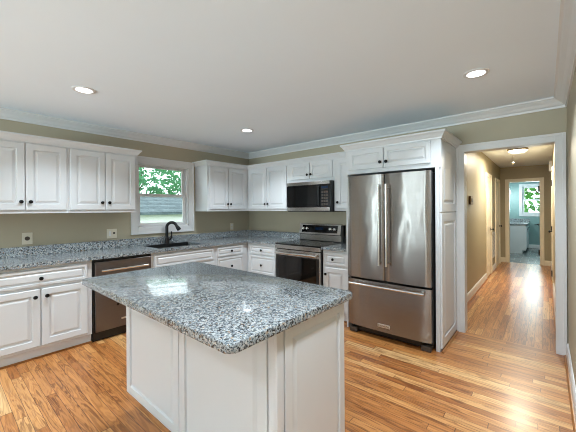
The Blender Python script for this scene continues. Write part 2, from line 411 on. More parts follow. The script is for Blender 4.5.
def added_side_window(nm, mp, label):
    a, c = ADDED_SIDE_WIN; f = B()
    for (p, q, e, g) in ((a - 0.08, a, 0.62, 2.23), (c, c + 0.08, 0.62, 2.23), (a, c, 0.62, 0.7), (a, c, 2.15, 2.23)): bx(f, mp, p, q, e, g, 0, 0.018)
    m_ = (a + c) / 2
    for (p, q, e, g) in ((a, a + 0.05, 0.7, 2.15), (c - 0.05, c, 0.7, 2.15), (m_ - 0.04, m_ + 0.04, 0.7, 2.15), (a + 0.05, c - 0.05, 0.7, 0.75), (a + 0.05, c - 0.05, 2.1, 2.15)): bx(f, mp, p, q, e, g, -0.1, -0.06)
    o = struct(nm, f, 'trim', label, 'window')
    for p, q in ((a + 0.05, m_ - 0.04), (m_ + 0.04, c - 0.05)):
        g = B(); bx(g, mp, p, q, 0.75, 2.1, -0.082, -0.078); build('pane', g, 'pane', o)
added_side_window('window_6', FX(0), 'added, unseen wide white window in the left wall behind the camera')
added_side_window('window_7', NX(WR), 'added, unseen wide white window in the right wall behind the camera')
n = 3
for a, c in ADDED_REAR_WIN:
    f = B(); y0, y1 = REAR - 0.1, REAR + 0.018
    f.box(a - 0.08, a, REAR, y1, 0.27, 2.28); f.box(c, c + 0.08, REAR, y1, 0.27, 2.28); f.box(a, c, REAR, y1, 2.2, 2.28); f.box(a, c, REAR, y1, 0.27, 0.35)
    f.box(a, a + 0.04, y0, y0 + 0.04, 0.35, 2.2); f.box(c - 0.04, c, y0, y0 + 0.04, 0.35, 2.2); f.box(a, c, y0, y0 + 0.04, 0.35, 0.4); f.box(a, c, y0, y0 + 0.04, 2.15, 2.2); f.box(a, c, y0, y0 + 0.04, 1.25, 1.3)
    o = struct('window_%d' % n, f, 'trim', 'added, unseen tall white window behind the camera', 'window')
    g = B(); g.box(a + 0.04, c - 0.04, y0 + 0.015, y0 + 0.02, 0.4, 1.25); g.box(a + 0.04, c - 0.04, y0 + 0.015, y0 + 0.02, 1.3, 2.15); build('pane', g, 'pane', o); n += 1
# crown moulding and baseboards
CR = [(0, 2.345), (0.012, 2.345), (0.014, 2.362), (0.03, 2.372), (0.05, 2.395), (0.075, 2.412), (0.082, 2.42), (0.095, 2.424), (0.095, CH - 0.001), (0, CH - 0.001)]
path = [(0, REAR), (0, 0), (WR, 0), (WR, REAR), (0, REAR)]
for i, nm in enumerate(('left', 'back', 'right', 'front')):
    b = B(); b.sweep(path, CR, i, i + 1)
    struct('trim_crown_' + nm, b, 'trim', 'white crown moulding along the %s wall' % nm, 'crown moulding')
BB = [(0, 0), (0.016, 0), (0.016, 0.1), (0.012, 0.115), (0.006, 0.125), (0, 0.125)]
QR = [(0.016, 0), (0.032, 0), (0.031, 0.006), (0.027, 0.012), (0.022, 0.016), (0.016, 0.017)]
b = B(); b.sweep([(WR, -0.022), (WR, REAR)], BB); struct('baseboard_right', b, 'trim', 'white baseboard along the right wall', 'baseboard')
b = B(); b.sweep([(WR, -0.03), (WR, REAR)], QR); struct('trim_quarter_round_right', b, 'stain', 'stained quarter round along the right baseboard', 'moulding')
b = B(); b.sweep([(0, REAR), (0, -3.68)], BB); struct('baseboard_left', b, 'trim', 'white baseboard beyond the sink counter', 'baseboard')
# doorway casing to the hall
CAS = 0.08
def casing(mp, u0, u1, v1, cw, th=0.02, v0=0.0):
    b = B()
    for (a, c, e, f) in ((u0 - cw, u0, v0, v1 + cw), (u1, u1 + cw, v0, v1 + cw), (u0, u1, v1, v1 + cw)):
        bx(b, mp, a, c, e, f, 0.0, th * 0.8, 0.002)
    # raised outer band
    o = cw * 0.32
    for (a, c, e, f) in ((u0 - cw, u0 - cw + o, v0, v1 + cw), (u1 + cw - o, u1 + cw, v0, v1 + cw), (u0 - cw + o, u1 + cw - o, v1 + cw - o, v1 + cw)):
        bx(b, mp, a, c, e, f, th * 0.8, th * 1.15, 0.002)
    return b
b = casing(FY(0), DX0, DX1, DZ, CAS)
b.box(DX0 - 0.02, DX0, 0, 0.12, 0, DZ); b.box(DX1, DX1 + 0.02, 0, 0.12, 0, DZ); b.box(DX0 - 0.02, DX1 + 0.02, 0, 0.12, DZ, DZ + 0.02)
struct('trim_doorway', b, 'trim', 'white casing around the opening to the hall', 'door casing')

# sink window
b = casing(FX(0), WY0, WY1, WZ1, 0.09, 0.022, WZ0 - 0.09); bx(b, FX(0), WY0, WY1, WZ0 - 0.09, WZ0, 0, 0.018, 0.002)
bx(b, FX(0), WY0 - 0.06, WY1 + 0.06, WZ0 - 0.09, WZ0 - 0.062, 0.018, 0.026, 0.002)
for (a, c, e, f) in ((WY0, WY0 + 0.015, WZ0, WZ1), (WY1 - 0.015, WY1, WZ0, WZ1), (WY0, WY1, WZ1 - 0.015, WZ1), (WY0, WY1, WZ0, WZ0 + 0.018)):
    b.box(-0.15, 0, a, c, e, f)
win = struct('window_1', b, 'trim', 'white double hung window over the sink', 'window')
def sash(x0, x1, y0, y1, z0, z1, bot, top, side=0.042):
    f = B(); f.box(x0, x1, y0, y0 + side, z0, z1, 0.003); f.box(x0, x1, y1 - side, y1, z0, z1, 0.003)
    f.box(x0, x1, y0 + side, y1 - side, z0, z0 + bot, 0.003); f.box(x0, x1, y0 + side, y1 - side, z1 - top, z1, 0.003)
    return f
a, c = WY0 + 0.016, WY1 - 0.016
o = build('upper_sash', sash(-0.115, -0.085, a, c, 1.59, WZ1 - 0.016, 0.04, 0.03), 'trim', win)
g = B(); g.box(-0.102, -0.098, a + 0.04, c - 0.04, 1.625, WZ1 - 0.04); build('pane', g, 'pane', o)
o = build('lower_sash', sash(-0.08, -0.05, a, c, WZ0 + 0.019, 1.632, 0.042, 0.04), 'trim', win)
g = B(); g.box(-0.067, -0.063, a + 0.04, c - 0.04, WZ0 + 0.055, 1.6); build('pane', g, 'pane', o)

# ------------------------------------------------------------------ structure: hall and bathroom
HL, HR, HF = 3.36, 4.362, 5.7
BX0, BX1 = 3.548, 4.146; BZ = 2.045
b = B(); b.box(HL - 0.1, HL, 0.12, HF, 0, CH); struct('wall_hall_left', b, 'hallwall', 'lamp-tinted olive tan left wall of the hall', 'wall')
b = B(); b.box(HR, HR + 0.1, 0.12, HF, 0, CH); struct('wall_hall_right', b, 'hallwall', 'lamp-tinted olive tan right wall of the hall', 'wall')
b = B(); b.box(HL - 0.1, BX0 - 0.015, HF, HF + 0.12, 0, CH); b.box(BX1 + 0.015, HR + 0.1, HF, HF + 0.12, 0, CH); b.box(BX0 - 0.015, BX1 + 0.015, HF, HF + 0.12, BZ + 0.015, CH)
struct('wall_hall_end', b, 'hallwall', 'lamp-tinted olive tan wall at the end of the hall', 'wall')
b = casing(FY(HF), BX0, BX1, BZ, 0.085)
b.box(BX0 - 0.015, BX0, HF, HF + 0.12, 0, BZ); b.box(BX1, BX1 + 0.015, HF, HF + 0.12, 0, BZ); b.box(BX0 - 0.015, BX1 + 0.015, HF, HF + 0.12, BZ, BZ + 0.015)
dj = struct('trim_bathroom_doorway', b, 'lamplit', 'cream casing around the bathroom doorway', 'door casing')
for z in (1.86, 0.3):
    h = B(); h.box(BX1 - 0.012, BX1, HF + 0.03, HF + 0.05, z - 0.06, z + 0.06, 0.002); h.cyl((BX1 - 0.014, HF + 0.03, z - 0.07), (BX1 - 0.014, HF + 0.03, z + 0.07), 0.014)
    build('hinge', h, 'black', dj)
def hall_door(name, mp, u0, u1, label, hinge_u=None):
    b = casing(mp, u0, u1, 2.03, 0.07, 0.018)
    o = struct(name, b, 'lamplit', label, 'door')
    d = B(); d.loops(mp, u0 + 0.003, u1 - 0.003, 0.012, 2.027, [(0, 0.0005), (0, 0.004), (0.001, 0.005)])
    for v0, v1 in ((0.22, 0.82), (1.0, 1.9)):
        for p, q in ((u0 + 0.11, (u0 + u1) / 2 - 0.04), ((u0 + u1) / 2 + 0.04, u1 - 0.11)): d.loops(mp, p, q, v0, v1, [(0, 0.004), (0.0, 0.008), (0.02, 0.01), (0.03, 0.006)])
    lf = build('door_leaf', d, 'lamplit', o)
    k = B(); ku = u1 - 0.06 if hinge_u is None or hinge_u < (u0 + u1) / 2 else u0 + 0.06
    k.lathe([(0.025, 0), (0.025, 0.006), (0.01, 0.01), (0.01, 0.03), (0.026, 0.04), (0.026, 0.055), (0.01, 0.062)], knob_mat(mp, ku, 0.95, 0.005)); build('door_knob', k, 'black', lf, True)
    if hinge_u is not None:
        for z in (0.27, 1.03, 1.82):
            h = B(); p = mp(hinge_u, z - 0.05, 0.022); q = mp(hinge_u, z + 0.05, 0.022); h.cyl(p, q, 0.013)
            bx(h, mp, hinge_u - 0.02, hinge_u + 0.02, z - 0.05, z + 0.05, 0.016, 0.024)
            build('hinge', h, 'black', lf)
    return o
hall_door('door_1', FX(HL), 3.24, 3.86, 'cream panelled door in the left hall wall nearer the kitchen')
hall_door('door_2', FX(HL), 4.66, 5.4, 'cream panelled door in the left hall wall nearer the bathroom')
hall_door('door_3', NX(HR), 3.0, 3.75, 'cream door with black hinges in the right hall wall', 3.0)
for nm, pts in (('hall_left', [(HL, 0.12), (HL, 3.168)]), ('hall_middle', [(HL, 3.932), (HL, 4.588)]), ('hall_right', [(HR, 2.928), (HR, 0.12)]), ('hall_right_far', [(HR, HF), (HR, 3.822)])):
    b = B(); b.sweep(pts, BB); struct('baseboard_' + nm, b, 'trim', None, None)
    b = B(); b.sweep(pts, QR); struct('trim_quarter_round_' + nm, b, 'stain')
for nm, p, q in (('hall_end_left', HL + 0.001, BX0 - 0.086), ('hall_end_right', BX1 + 0.086, HR - 0.017)):
    b = B(); b.sweep([(p, HF), (q, HF)], BB); struct('baseboard_' + nm, b, 'lamplit')
BR = 9.6
b = B(); b.box(3.0, 3.1, 5.82, BR, 0, CH); struct('wall_bathroom_left', b, 'bathwall')
b = B(); b.box(4.8, 4.9, 5.82, BR, 0, CH); struct('wall_bathroom_right', b, 'bathwall')
b = B(); b.box(3.0, HL - 0.1, HF, HF + 0.12, 0, CH); b.box(HR + 0.1, 4.9, HF, HF + 0.12, 0, CH); struct('wall_bathroom_front', b, 'bathwall')
VX0, VX1, VZ0, VZ1 = 3.63, 4.17, 1.19, 2.14
b = B(); b.box(3.0, VX0, BR, BR + 0.12, 0, CH); b.box(VX1, 4.9, BR, BR + 0.12, 0, CH); b.box(VX0, VX1, BR, BR + 0.12, 0, VZ0); b.box(VX0, VX1, BR, BR + 0.12, VZ1, CH)
struct('wall_bathroom_back', b, 'bathwall', 'bathroom wall with the window, coloured teal for cool window light', 'wall')
b = casing(FY(BR), VX0, VX1, VZ1, 0.09, 0.02, VZ0 - 0.09); bx(b, FY(BR), VX0, VX1, VZ0 - 0.09, VZ0, 0, 0.018)
w2 = struct('window_2', b, 'trim', 'white double hung bathroom window at the end of the hall', 'window')
def sash_y(y0, y1, x0, x1, z0, z1):
    f = B(); f.box(x0, x0 + 0.05, y0, y1, z0, z1); f.box(x1 - 0.05, x1, y0, y1, z0, z1); f.box(x0 + .05, x1 - .05, y0, y1, z0, z0 + 0.05); f.box(x0 + .05, x1 - .05, y0, y1, z1 - 0.05, z1); return f
o = build('upper_sash', sash_y(BR + 0.07, BR + 0.1, VX0, VX1, 1.65, VZ1), 'trim', w2)
g = B(); g.box(VX0 + 0.04, VX1 - 0.04, BR + 0.083, BR + 0.087, 1.69, VZ1 - 0.04); build('pane', g, 'pane', o)
o = build('lower_sash', sash_y(BR + 0.03, BR + 0.06, VX0, VX1, VZ0, 1.7), 'trim', w2)
g = B(); g.box(VX0 + 0.04, VX1 - 0.04, BR + 0.043, BR + 0.047, VZ0 + 0.04, 1.66); build('pane', g, 'pane', o)
b = B(); b.sweep([(3.1, BR), (4.8, BR)], BB); struct('baseboard_bathroom_back', b, 'trim')

# ------------------------------------------------------------------ wall cabinets
UB, UT = 1.372, 2.09
CCR = [(0.0, 2.075), (0.01, 2.075), (0.012, 2.088), (0.022, 2.098), (0.034, 2.118), (0.046, 2.13), (0.052, 2.134), (0.052, 2.15), (0.0, 2.15)]
UG = 'white wall cabinets'
def upper(root, mp, u0, u1, depth, doors, v0=UB, dv0=1.405, dv1=2.066, k=1.0, fr=0.058):
    b = B(); bx(b, mp, u0 + 0.0005, u1 - 0.0005, v0, UT, 0.001 - depth, 0, 0.0015, 1)
    build('cabinet_body', b, 'white', root)
    for (a, c, ku, kv) in doors: door(root, mp, a, c, dv0, dv1, ku, kv, fr=fr, k=k)
DP = 0.33
mpL, mpB = FX(DP), FY(-DP)
pathL = [(DP, -3.635), (DP, -2.92), (DP, -2.205), (0.001, -2.205)]
r = thing('wall_cabinet', 'two-door white wall cabinet at the left edge of the photo, furthest from the window', 'cabinet', (0.165, -3.28, UB), UG)
upper(r, mpL, -3.635, -2.92, DP, [(-3.612, -3.281, -3.31, 1.487), (-3.271, -2.935, -3.238, 1.487)])
b = B(); b.sweep(pathL, CCR, 0, 1); build('crown', b, 'white', r)
r = thing('wall_cabinet', 'two-door white wall cabinet just left of the sink window', 'cabinet', (0.165, -2.56, UB), UG)
upper(r, mpL, -2.92, -2.205, DP, [(-2.905, -2.567, -2.6, 1.487), (-2.557, -2.222, -2.525, 1.487)])
b = B(); b.sweep(pathL, CCR, 1, 3); build('crown', b, 'white', r)
pathC = [(0.001, -1.155), (DP, -1.155), (DP, -DP), (1.286, -DP), (2.07, -DP), (2.452, -DP)]
r = thing('wall_cabinet', 'two-door white wall cabinet right of the sink window, by the corner', 'cabinet', (0.165, -0.7, UB), UG)
upper(r, mpL, -1.155, -0.0015, DP, [(-1.115, -0.765, -0.79, 1.487), (-0.755, -0.39, -0.73, 1.487)])
b = B(); b.sweep(pathC, CCR, 0, 2); build('crown', b, 'white', r)
r = thing('wall_cabinet', 'two-door white wall cabinet left of the microwave', 'cabinet', (0.8, -0.165, UB), UG)
upper(r, mpB, DP + 0.001, 1.286, DP, [(0.395, 0.80, 0.775, 1.487), (0.81, 1.225, 0.838, 1.487)])
b = B(); b.sweep(pathC, CCR, 2, 3); build('crown', b, 'white', r)
r = thing('wall_cabinet', 'short two-door white wall cabinet above the microwave', 'cabinet', (1.66, -0.165, 1.79), UG)
upper(r, mpB, 1.286, 2.07, DP, [(1.298, 1.66, 1.635, 1.895), (1.67, 2.045, 1.697, 1.895)], 1.79, 1.835, 2.066, 0.85, 0.05)
b = B(); b.sweep(pathC, CCR, 3, 4); build('crown', b, 'white', r)
r = thing('wall_cabinet', 'narrow one-door white wall cabinet between microwave and refrigerator', 'cabinet', (2.26, -0.165, UB), UG)
upper(r, mpB, 2.07, 2.452, DP, [(2.11, 2.43, 2.14, 1.487)])
b = B(); b.sweep(pathC, CCR, 4, 5); build('crown', b, 'white', r)

# refrigerator surround: deep cabinet, left and right panels
FD = 0.69
r = thing('refrigerator_cabinet', 'white cabinet surround above and beside the refrigerator', 'cabinet', (2.97, -0.35, 0))
mpF = FY(-FD)
b = B(); b.box(2.455, 3.489, -FD, -0.001, 1.80, UT, 0.0015, 1); build('cabinet_body', b, 'white', r)
b = B(); b.box(2.455, 2.475, -FD, -0.001, 0.0, 1.80); build('left_panel', b, 'white', r)
b = B(); b.box(3.436, 3.474, -FD, -0.001, 0.0, 1.80, 0.0015, 1)
mpS = FX(3.474)
pn = build('side_panel', b, 'white', r)
for v0, v1 in ((0.03, 1.352), (1.362, 2.066)):
    b = B(); b.loops(mpS, -0.665, -0.03, v0, v1, [(0, 0), (0, 0.013), (0.003, 0.016), (0.085, 0.016), (0.088, 0.004), (0.098, 0.003), (0.125, 0.014)]); build('raised_panel', b, 'white', pn)
door(r, mpF, 2.50, 2.918, 1.845, 2.062, 2.89, 1.905, k=0.85, fr=0.05); door(r, mpF, 2.928, 3.40, 1.845, 2.062, 2.958, 1.905, k=0.85, fr=0.05)
b = B(); b.sweep([(2.455, -0.39), (2.455, -FD), (3.489, -FD), (3.489, -0.001)], CCR); build('crown', b, 'white', r)
b = B(); b.sweep([(3.490, -FD), (3.490, -0.03)], [(0, 0), (0.016, 0), (0.015, 0.006), (0.011, 0.012), (0.006, 0.016), (0, 0.017)]); build('quarter_round', b, 'stain', r)

# ------------------------------------------------------------------ base cabinets
BF, BT = 0.61, 0.876
BG = 'white base cabinets'
def base(root, mp, u0, u1, fronts, hollow=False, depth=BF):
    b = B(); bx(b, mp, u0 + 0.0005, u1 - 0.0005, 0.095, 0.66 if hollow else BT - 0.001, 0.001 - depth, 0, 0.0015, 1)
    if hollow:
        bx(b, mp, u0 + 0.0005, u1 - 0.0005, 0.66, BT - 0.001, -0.03, 0)
        for p in (u0 + 0.0005, u1 - 0.019): bx(b, mp, p, p + 0.0185, 0.66, BT - 0.001, 0.001 - depth, -0.03)
    bx(b, mp, u0 + 0.0005, u1 - 0.0005, 0.0, 0.095, 0.001 - depth, -0.03)
    build('cabinet_body', b, 'white', root)
    b = B(); bx(b, mp, u0 + 0.001, u1 - 0.001, 0.0, 0.018, -0.03, -0.014, 0.004); build('quarter_round', b, 'stain', root)
    for f in fronts:
        kind, a, c, e, g, ku, kv = f
        if kind == 'drawer': door(root, mp, a, c, e, g, ku, kv, 'drawer_front', 0.032, 0.75)
        elif kind == 'false': door(root, mp, a, c, e, g, None, None, 'false_front', 0.032, 0.75)
        else: door(root, mp, a, c, e, g, ku, kv)
mpl, mpb = FX(BF), FY(-BF)
r = thing('base_cabinet', 'white base cabinet with one drawer over two doors, left of the dishwasher', 'cabinet', (0.3, -3.2, 0), BG)
base(r, mpl, -3.645, -2.785, [('drawer', -3.61, -2.83, 0.69, 0.845, -3.212, 0.762), ('door', -3.61, -3.217, 0.125, 0.66, -3.255, 0.592), ('door', -3.207, -2.83, 0.125, 0.66, -3.168, 0.592)])
r = thing('base_cabinet', 'white sink base cabinet with a long false drawer front, right of the dishwasher', 'cabinet', (0.3, -1.7, 0), BG)
base(r, mpl, -2.155, -1.222, [('false', -2.12, -1.255, 0.69, 0.845, None, None), ('door', -2.12, -1.693, 0.125, 0.66, -1.73, 0.592), ('door', -1.683, -1.255, 0.125, 0.66, -1.645, 0.592)], True)
r = thing('base_cabinet', 'white drawer base cabinet between sink cabinet and room corner', 'cabinet', (0.3, -0.9, 0), BG)
base(r, mpl, -1.222, -0.001, [('drawer', -1.19, -0.70, 0.71, 0.845, -0.945, 0.778), ('drawer', -1.19, -0.70, 0.42, 0.685, -0.945, 0.55), ('drawer', -1.19, -0.70, 0.125, 0.395, -0.945, 0.26)])
r = thing('base_cabinet', 'white drawer base cabinet between room corner and range', 'cabinet', (0.95, -0.3, 0), BG)
base(r, mpb, BF + 0.022, 1.275, [('drawer', 0.70, 1.235, 0.71, 0.845, 0.967, 0.778), ('drawer', 0.70, 1.235, 0.42, 0.685, 0.967, 0.55), ('drawer', 0.70, 1.235, 0.125, 0.395, 0.967, 0.26)])
r = thing('base_cabinet', 'narrow white base cabinet with drawer and door, between range and refrigerator', 'cabinet', (2.26, -0.3, 0), BG)
base(r, mpb, 2.065, 2.452, [('drawer', 2.095, 2.425, 0.69, 0.845, 2.235, 0.768), ('door', 2.095, 2.425, 0.125, 0.66, 2.128, 0.575)])

# ------------------------------------------------------------------ countertops
ZT, ZB = 0.914, 0.877
r = thing('countertop', 'speckled grey granite countertop along the window wall and round the corner', 'countertop', (0.32, -1.8, ZB))
SX0, SX1, SY0, SY1 = 0.14, 0.545, -2.03, -1.37
b = B()
e = 0.645
b.poly([(0.001, -3.655), (e, -3.655), (e, SY0), (0.001, SY0)], ZB, ZT)
b.poly([(0.001, SY1), (e, SY1), (e, -e), (1.279, -e), (1.279, -0.001), (0.001, -0.001)], ZB, ZT)
b.poly([(0.001, SY0), (SX0, SY0), (SX0, SY1), (0.001, SY1)], ZB, ZT); b.poly([(SX1, SY0), (e, SY0), (e, SY1), (SX1, SY1)], ZB, ZT)
bmesh.ops.remove_doubles(b.bm, verts=b.bm.verts, dist=0.0001)
build('slab', b, 'granite', r)
b = B(); b.box(0.001, 0.021, -3.655, -0.022, ZT, 1.016, 0.003); b.box(0.001, 1.279, -0.021, -0.001, ZT, 1.016, 0.003); build('backsplash', b, 'granite', r)
r = thing('countertop', 'small granite countertop piece between range and refrigerator', 'countertop', (2.26, -0.3, ZB))
b = B(); b.box(2.062, 2.452, -e, -0.001, ZB, ZT, 0.004); build('slab', b, 'granite', r)
b = B(); b.box(2.062, 2.452, -0.021, -0.001, ZT, 1.016, 0.003); build('backsplash', b, 'granite', r)

# sink and faucet
r = thing('sink', 'black undermount sink below the window', 'sink', (0.34, -1.7, 0.68))
b = B()
b.box(SX0 - 0.015, SX0, SY0 - 0.015, SY1 + 0.015, 0.70, ZB - 0.001); b.box(SX1, SX1 + 0.015, SY0 - 0.015, SY1 + 0.015, 0.70, ZB - 0.001)
b.box(SX0, SX1, SY0 - 0.015, SY0, 0.70, ZB - 0.001); b.box(SX0, SX1, SY1, SY1 + 0.015, 0.70, ZB - 0.001); b.box(SX0 - 0.015, SX1 + 0.015, SY0 - 0.015, SY1 + 0.015, 0.68, 0.70)
b.box(SX0 - 0.001, SX0 + 0.006, SY0, SY1, ZB, ZT + 0.003); b.box(SX1 - 0.006, SX1 + 0.012, SY0 - 0.01, SY1 + 0.01, ZT, ZT + 0.004)
build('bowl', b, 'sink', r)
b = B(); b.cyl((0.34, -1.7, 0.70), (0.34, -1.7, 0.704), 0.045); build('drain', b, 'chrome', r, True)
fx, fy = 0.085, -1.675
r = thing('faucet', 'matt black gooseneck faucet standing behind the sink', 'faucet', (fx, fy, ZT))
b = B(); b.lathe([(0.034, 0), (0.034, 0.008), (0.028, 0.016), (0.027, 0.075), (0.022, 0.09), (0.018, 0.098)], Matrix.Translation((fx, fy, ZT)), 24); build('faucet_body', b, 'faucet', r, True)
d = Vector((0.66, 0.75, 0))
pts = [Vector((fx, fy, ZT + 0.09)), Vector((fx, fy, ZT + 0.16)), Vector((fx, fy, ZT + 0.235))]
R0 = 0.068
for k in range(1, 12):
    an = PI - k * PI * 0.86 / 11
    pts.append(Vector((fx, fy, ZT + 0.235)) + d * (R0 + R0 * math.cos(an)) + Vector((0, 0, R0 * math.sin(an))))
b = B(); b.tube(pts, [0.021] * len(pts), 16); build('spout', b, 'faucet', r, True)
tip = pts[-1]; dr = (pts[-1] - pts[-2]).normalized()
b = B(); b.tube([tip - dr * 0.005, tip + dr * 0.02, tip + dr * 0.06, tip + dr * 0.085], [0.019, 0.024, 0.03, 0.028], 16); build('spray_head', b, 'faucet', r, True)
b = B(); h0 = Vector((fx, fy, ZT + 0.055)); sd = Vector((0.2, 0.98, 0))
b.tube([h0 + sd * 0.01, h0 + sd * 0.045, h0 + sd * 0.06 + Vector((0, 0, 0.02)), h0 + sd * 0.068 + Vector((0, 0, 0.075)), h0 + sd * 0.062 + Vector((0, 0, 0.12))], [0.017, 0.016, 0.012, 0.009, 0.008], 12); build('handle', b, 'faucet', r, True)

# ------------------------------------------------------------------ dishwasher
r = thing('dishwasher', 'stainless steel dishwasher under the counter between two white base cabinets', 'dishwasher', (0.3, -2.47, 0))
y0, y1 = -2.778, -2.160
b = B(); b.box(0.03, 0.60, y0, y1, 0.012, 0.872); b.box(0.60, 0.612, y0, y1, 0.1, 0.872)
for yy in (y0 + 0.03, y1 - 0.03): b.cyl((0.5, yy, 0), (0.5, yy, 0.012), 0.012)
build('tub', b, 'black', r)
b = B(); b.box(0.612, 0.642, y0 + 0.016, y1 - 0.01, 0.105, 0.845, 0.006, 3); dw = build('door', b, 'darksteel', r)
b = B(); b.tube([(0.642, y0 + 0.09, 0.755), (0.685, y0 + 0.09, 0.755)], 0.008); b.tube([(0.642, y1 - 0.09, 0.755), (0.685, y1 - 0.09, 0.755)], 0.008); b.tube([(0.685, y0 + 0.06, 0.755), (0.685, y1 - 0.06, 0.755)], 0.012)
build('handle', b, 'chrome', dw, True)
b = B(); b.cyl((0.642, y0 + 0.235, 0.36), (0.645, y0 + 0.235, 0.36), 0.014); build('vent_cap', b, 'black', dw)
b = B(); b.box(0.642, 0.646, y0 + 0.27, y0 + 0.35, 0.185, 0.203, 0.001); build('badge', b, 'badge', dw)
b = B(); b.box(0.56, 0.585, y0 + 0.01, y1 - 0.01, 0.0, 0.095); build('kick_plate', b, 'black', r)

# ------------------------------------------------------------------ range
r = thing('range', 'stainless steel electric range with black glass cooktop below the microwave', 'stove', (1.67, -0.35, 0))
x0, x1 = 1.283, 2.059
b = B(); b.box(x0, x1, -0.63, -0.03, 0.02, 0.9, 0.002)
for p in (x0 + 0.05, x1 - 0.05):
    for q in (-0.58, -0.08): b.cyl((p, q, 0), (p, q, 0.02), 0.018)
build('body', b, 'black', r)
b = B(); b.box(x0 - 0.001, x1 + 0.001, -0.665, -0.09, 0.9, 0.918, 0.003); ct = build('cooktop', b, 'blackglass', r)
for (p, q, rr) in ((1.48, -0.5, 0.1), (1.86, -0.5, 0.085), (1.48, -0.23, 0.08), (1.86, -0.23, 0.1)):
    b = B(); b.lathe([(rr, 0.9182), (rr, 0.9186), (rr - 0.004, 0.9186), (rr - 0.004, 0.9182)], Matrix.Translation((p, q, 0)), 32, True); build('burner_ring', b, 'dark', ct)
b = B(); b.box(x0, x1, -0.672, -0.63, 0.845, 0.899, 0.004); build('front_rail', b, 'steel', r)
b = B(); b.box(x0 + 0.004, x1 - 0.004, -0.668, -0.632, 0.25, 0.835, 0.005); od = build('oven_door', b, 'steel', r)
b = B(); b.box(x0 + 0.055, x1 - 0.055, -0.671, -0.666, 0.30, 0.745, 0.002); build('oven_window', b, 'ovenglass', od)
b = B(); b.box(x0 + 0.016, x1 - 0.016, -0.6695, -0.667, 0.29, 0.755); build('window_border', b, 'black', od)
b = B(); b.tube([(x0 + 0.04, -0.715, 0.79), (x1 - 0.04, -0.715, 0.79)], 0.014)
for p in (x0 + 0.07, x1 - 0.07): b.tube([(p, -0.668, 0.79), (p, -0.715, 0.79)], 0.01)
build('handle', b, 'chrome', od, True)
b = B(); b.box(x0 + 0.004, x1 - 0.004, -0.664, -0.632, 0.06, 0.24, 0.005); build('storage_drawer', b, 'steel', r)
b = B(); b.box(x0 + 0.003, x1 - 0.003, -0.088, -0.012, 0.9, 1.02); b.box(x1 - 0.03, x1, -0.095, -0.01, 0.9, 1.16, 0.003); b.box(x0, x1, -0.06, -0.012, 1.02, 1.16)
bgd = build('backguard', b, 'black', r)
b = B(); bx(b, FY(-0.088), x0, x1 - 0.03, 0.925, 1.01, 0, 0.006, 0.002); build('lower_strip', b, 'steel', bgd)
t = bmesh.new(); bb = B()
# tilted steel control fascia
v = [bb.bm.verts.new(p) for p in ((x0, -0.115, 1.02), (x1 - 0.028, -0.115, 1.02), (x1 - 0.028, -0.075, 1.172), (x0, -0.075, 1.172), (x0, -0.05, 1.02), (x1 - 0.028, -0.05, 1.02), (x1 - 0.028, -0.05, 1.178), (x0, -0.05, 1.178))]
for f in ((0, 1, 2, 3), (4, 5, 6, 7), (0, 1, 5, 4), (3, 2, 6, 7), (0, 3, 7, 4), (1, 2, 6, 5)): bb.bm.faces.new([v[i] for i in f])
fa = build('control_fascia', bb, 'steel', bgd); t.free()
tilt = lambda u, vv, w: Vector((u, -0.115 + (vv - 1.02) * 0.263 - w, vv + w * 0.263))
b = B(); b.loops(tilt, x0 + 0.055, x1 - 0.085, 1.045, 1.152, [(0, -0.001), (0, 0.003), (0.002, 0.004)]); build('control_panel', b, 'blackglass', bgd)
b = B(); b.loops(tilt, 1.58, 1.73, 1.085, 1.125, [(0, 0.003), (0, 0.005), (0.001, 0.0052)]); build('display', b, 'display', bgd)
for u in (1.375, 1.445, 1.865, 1.935):
    b = B(); b.lathe([(0.024, 0), (0.024, 0.01), (0.02, 0.014), (0.018, 0.03), (0.004, 0.032)], knob_mat(tilt, u, 1.097, 0.004), 20); build('control_knob', b, 'chrome', bgd, True)

# ------------------------------------------------------------------ microwave
r = thing('microwave', 'stainless and black over-the-range microwave under the short wall cabinet', 'microwave', (1.67, -0.2, 1.355))
x0, x1, MY = 1.290, 2.062, 0.385
mp = FY(-MY)
b = B(); b.box(x0, x1, -MY, -0.002, 1.36, 1.787, 0.002); build('case', b, 'black', r)
b = B(); bx(b, mp, x0, x1 - 0.02, 1.74, 1.787, 0, 0.025, 0.003); build('top_trim', b, 'steel', r)
b = B(); bx(b, mp, x0, 1.895, 1.425, 1.738, 0, 0.028, 0.004); dd = build('door', b, 'blackglass', r)
b = B(); b.loops(mp, x0 + 0.05, 1.84, 1.46, 1.70, [(0, 0.0275), (0, 0.0287), (0.002, 0.029)]); build('door_window', b, 'ovenglass', dd)
b = B(); bx(b, mp, 1.862, 1.88, 1.45, 1.715, 0.028, 0.05, 0.006); build('handle', b, 'black', dd)
b = B(); bx(b, mp, 1.898, x1 - 0.002, 1.425, 1.738, 0, 0.027, 0.004); cp = build('control_panel', b, 'blackglass', r)
b = B(); b.loops(mp, 1.915, 2.02, 1.68, 1.715, [(0, 0.0265), (0, 0.028), (0.001, 0.0282)]); build('display', b, 'display', cp)
b = B()
for i in range(3):
    for j in range(5): bx(b, mp, 1.915 + i * 0.037, 1.945 + i * 0.037, 1.45 + j * 0.042, 1.478 + j * 0.042, 0.0265, 0.0285, 0.001, 1)
build('keypad', b, 'dark', cp)
b = B(); bx(b, mp, x0, x1 - 0.02, 1.372, 1.422, 0, 0.026, 0.003); build('bottom_trim', b, 'steel', r)

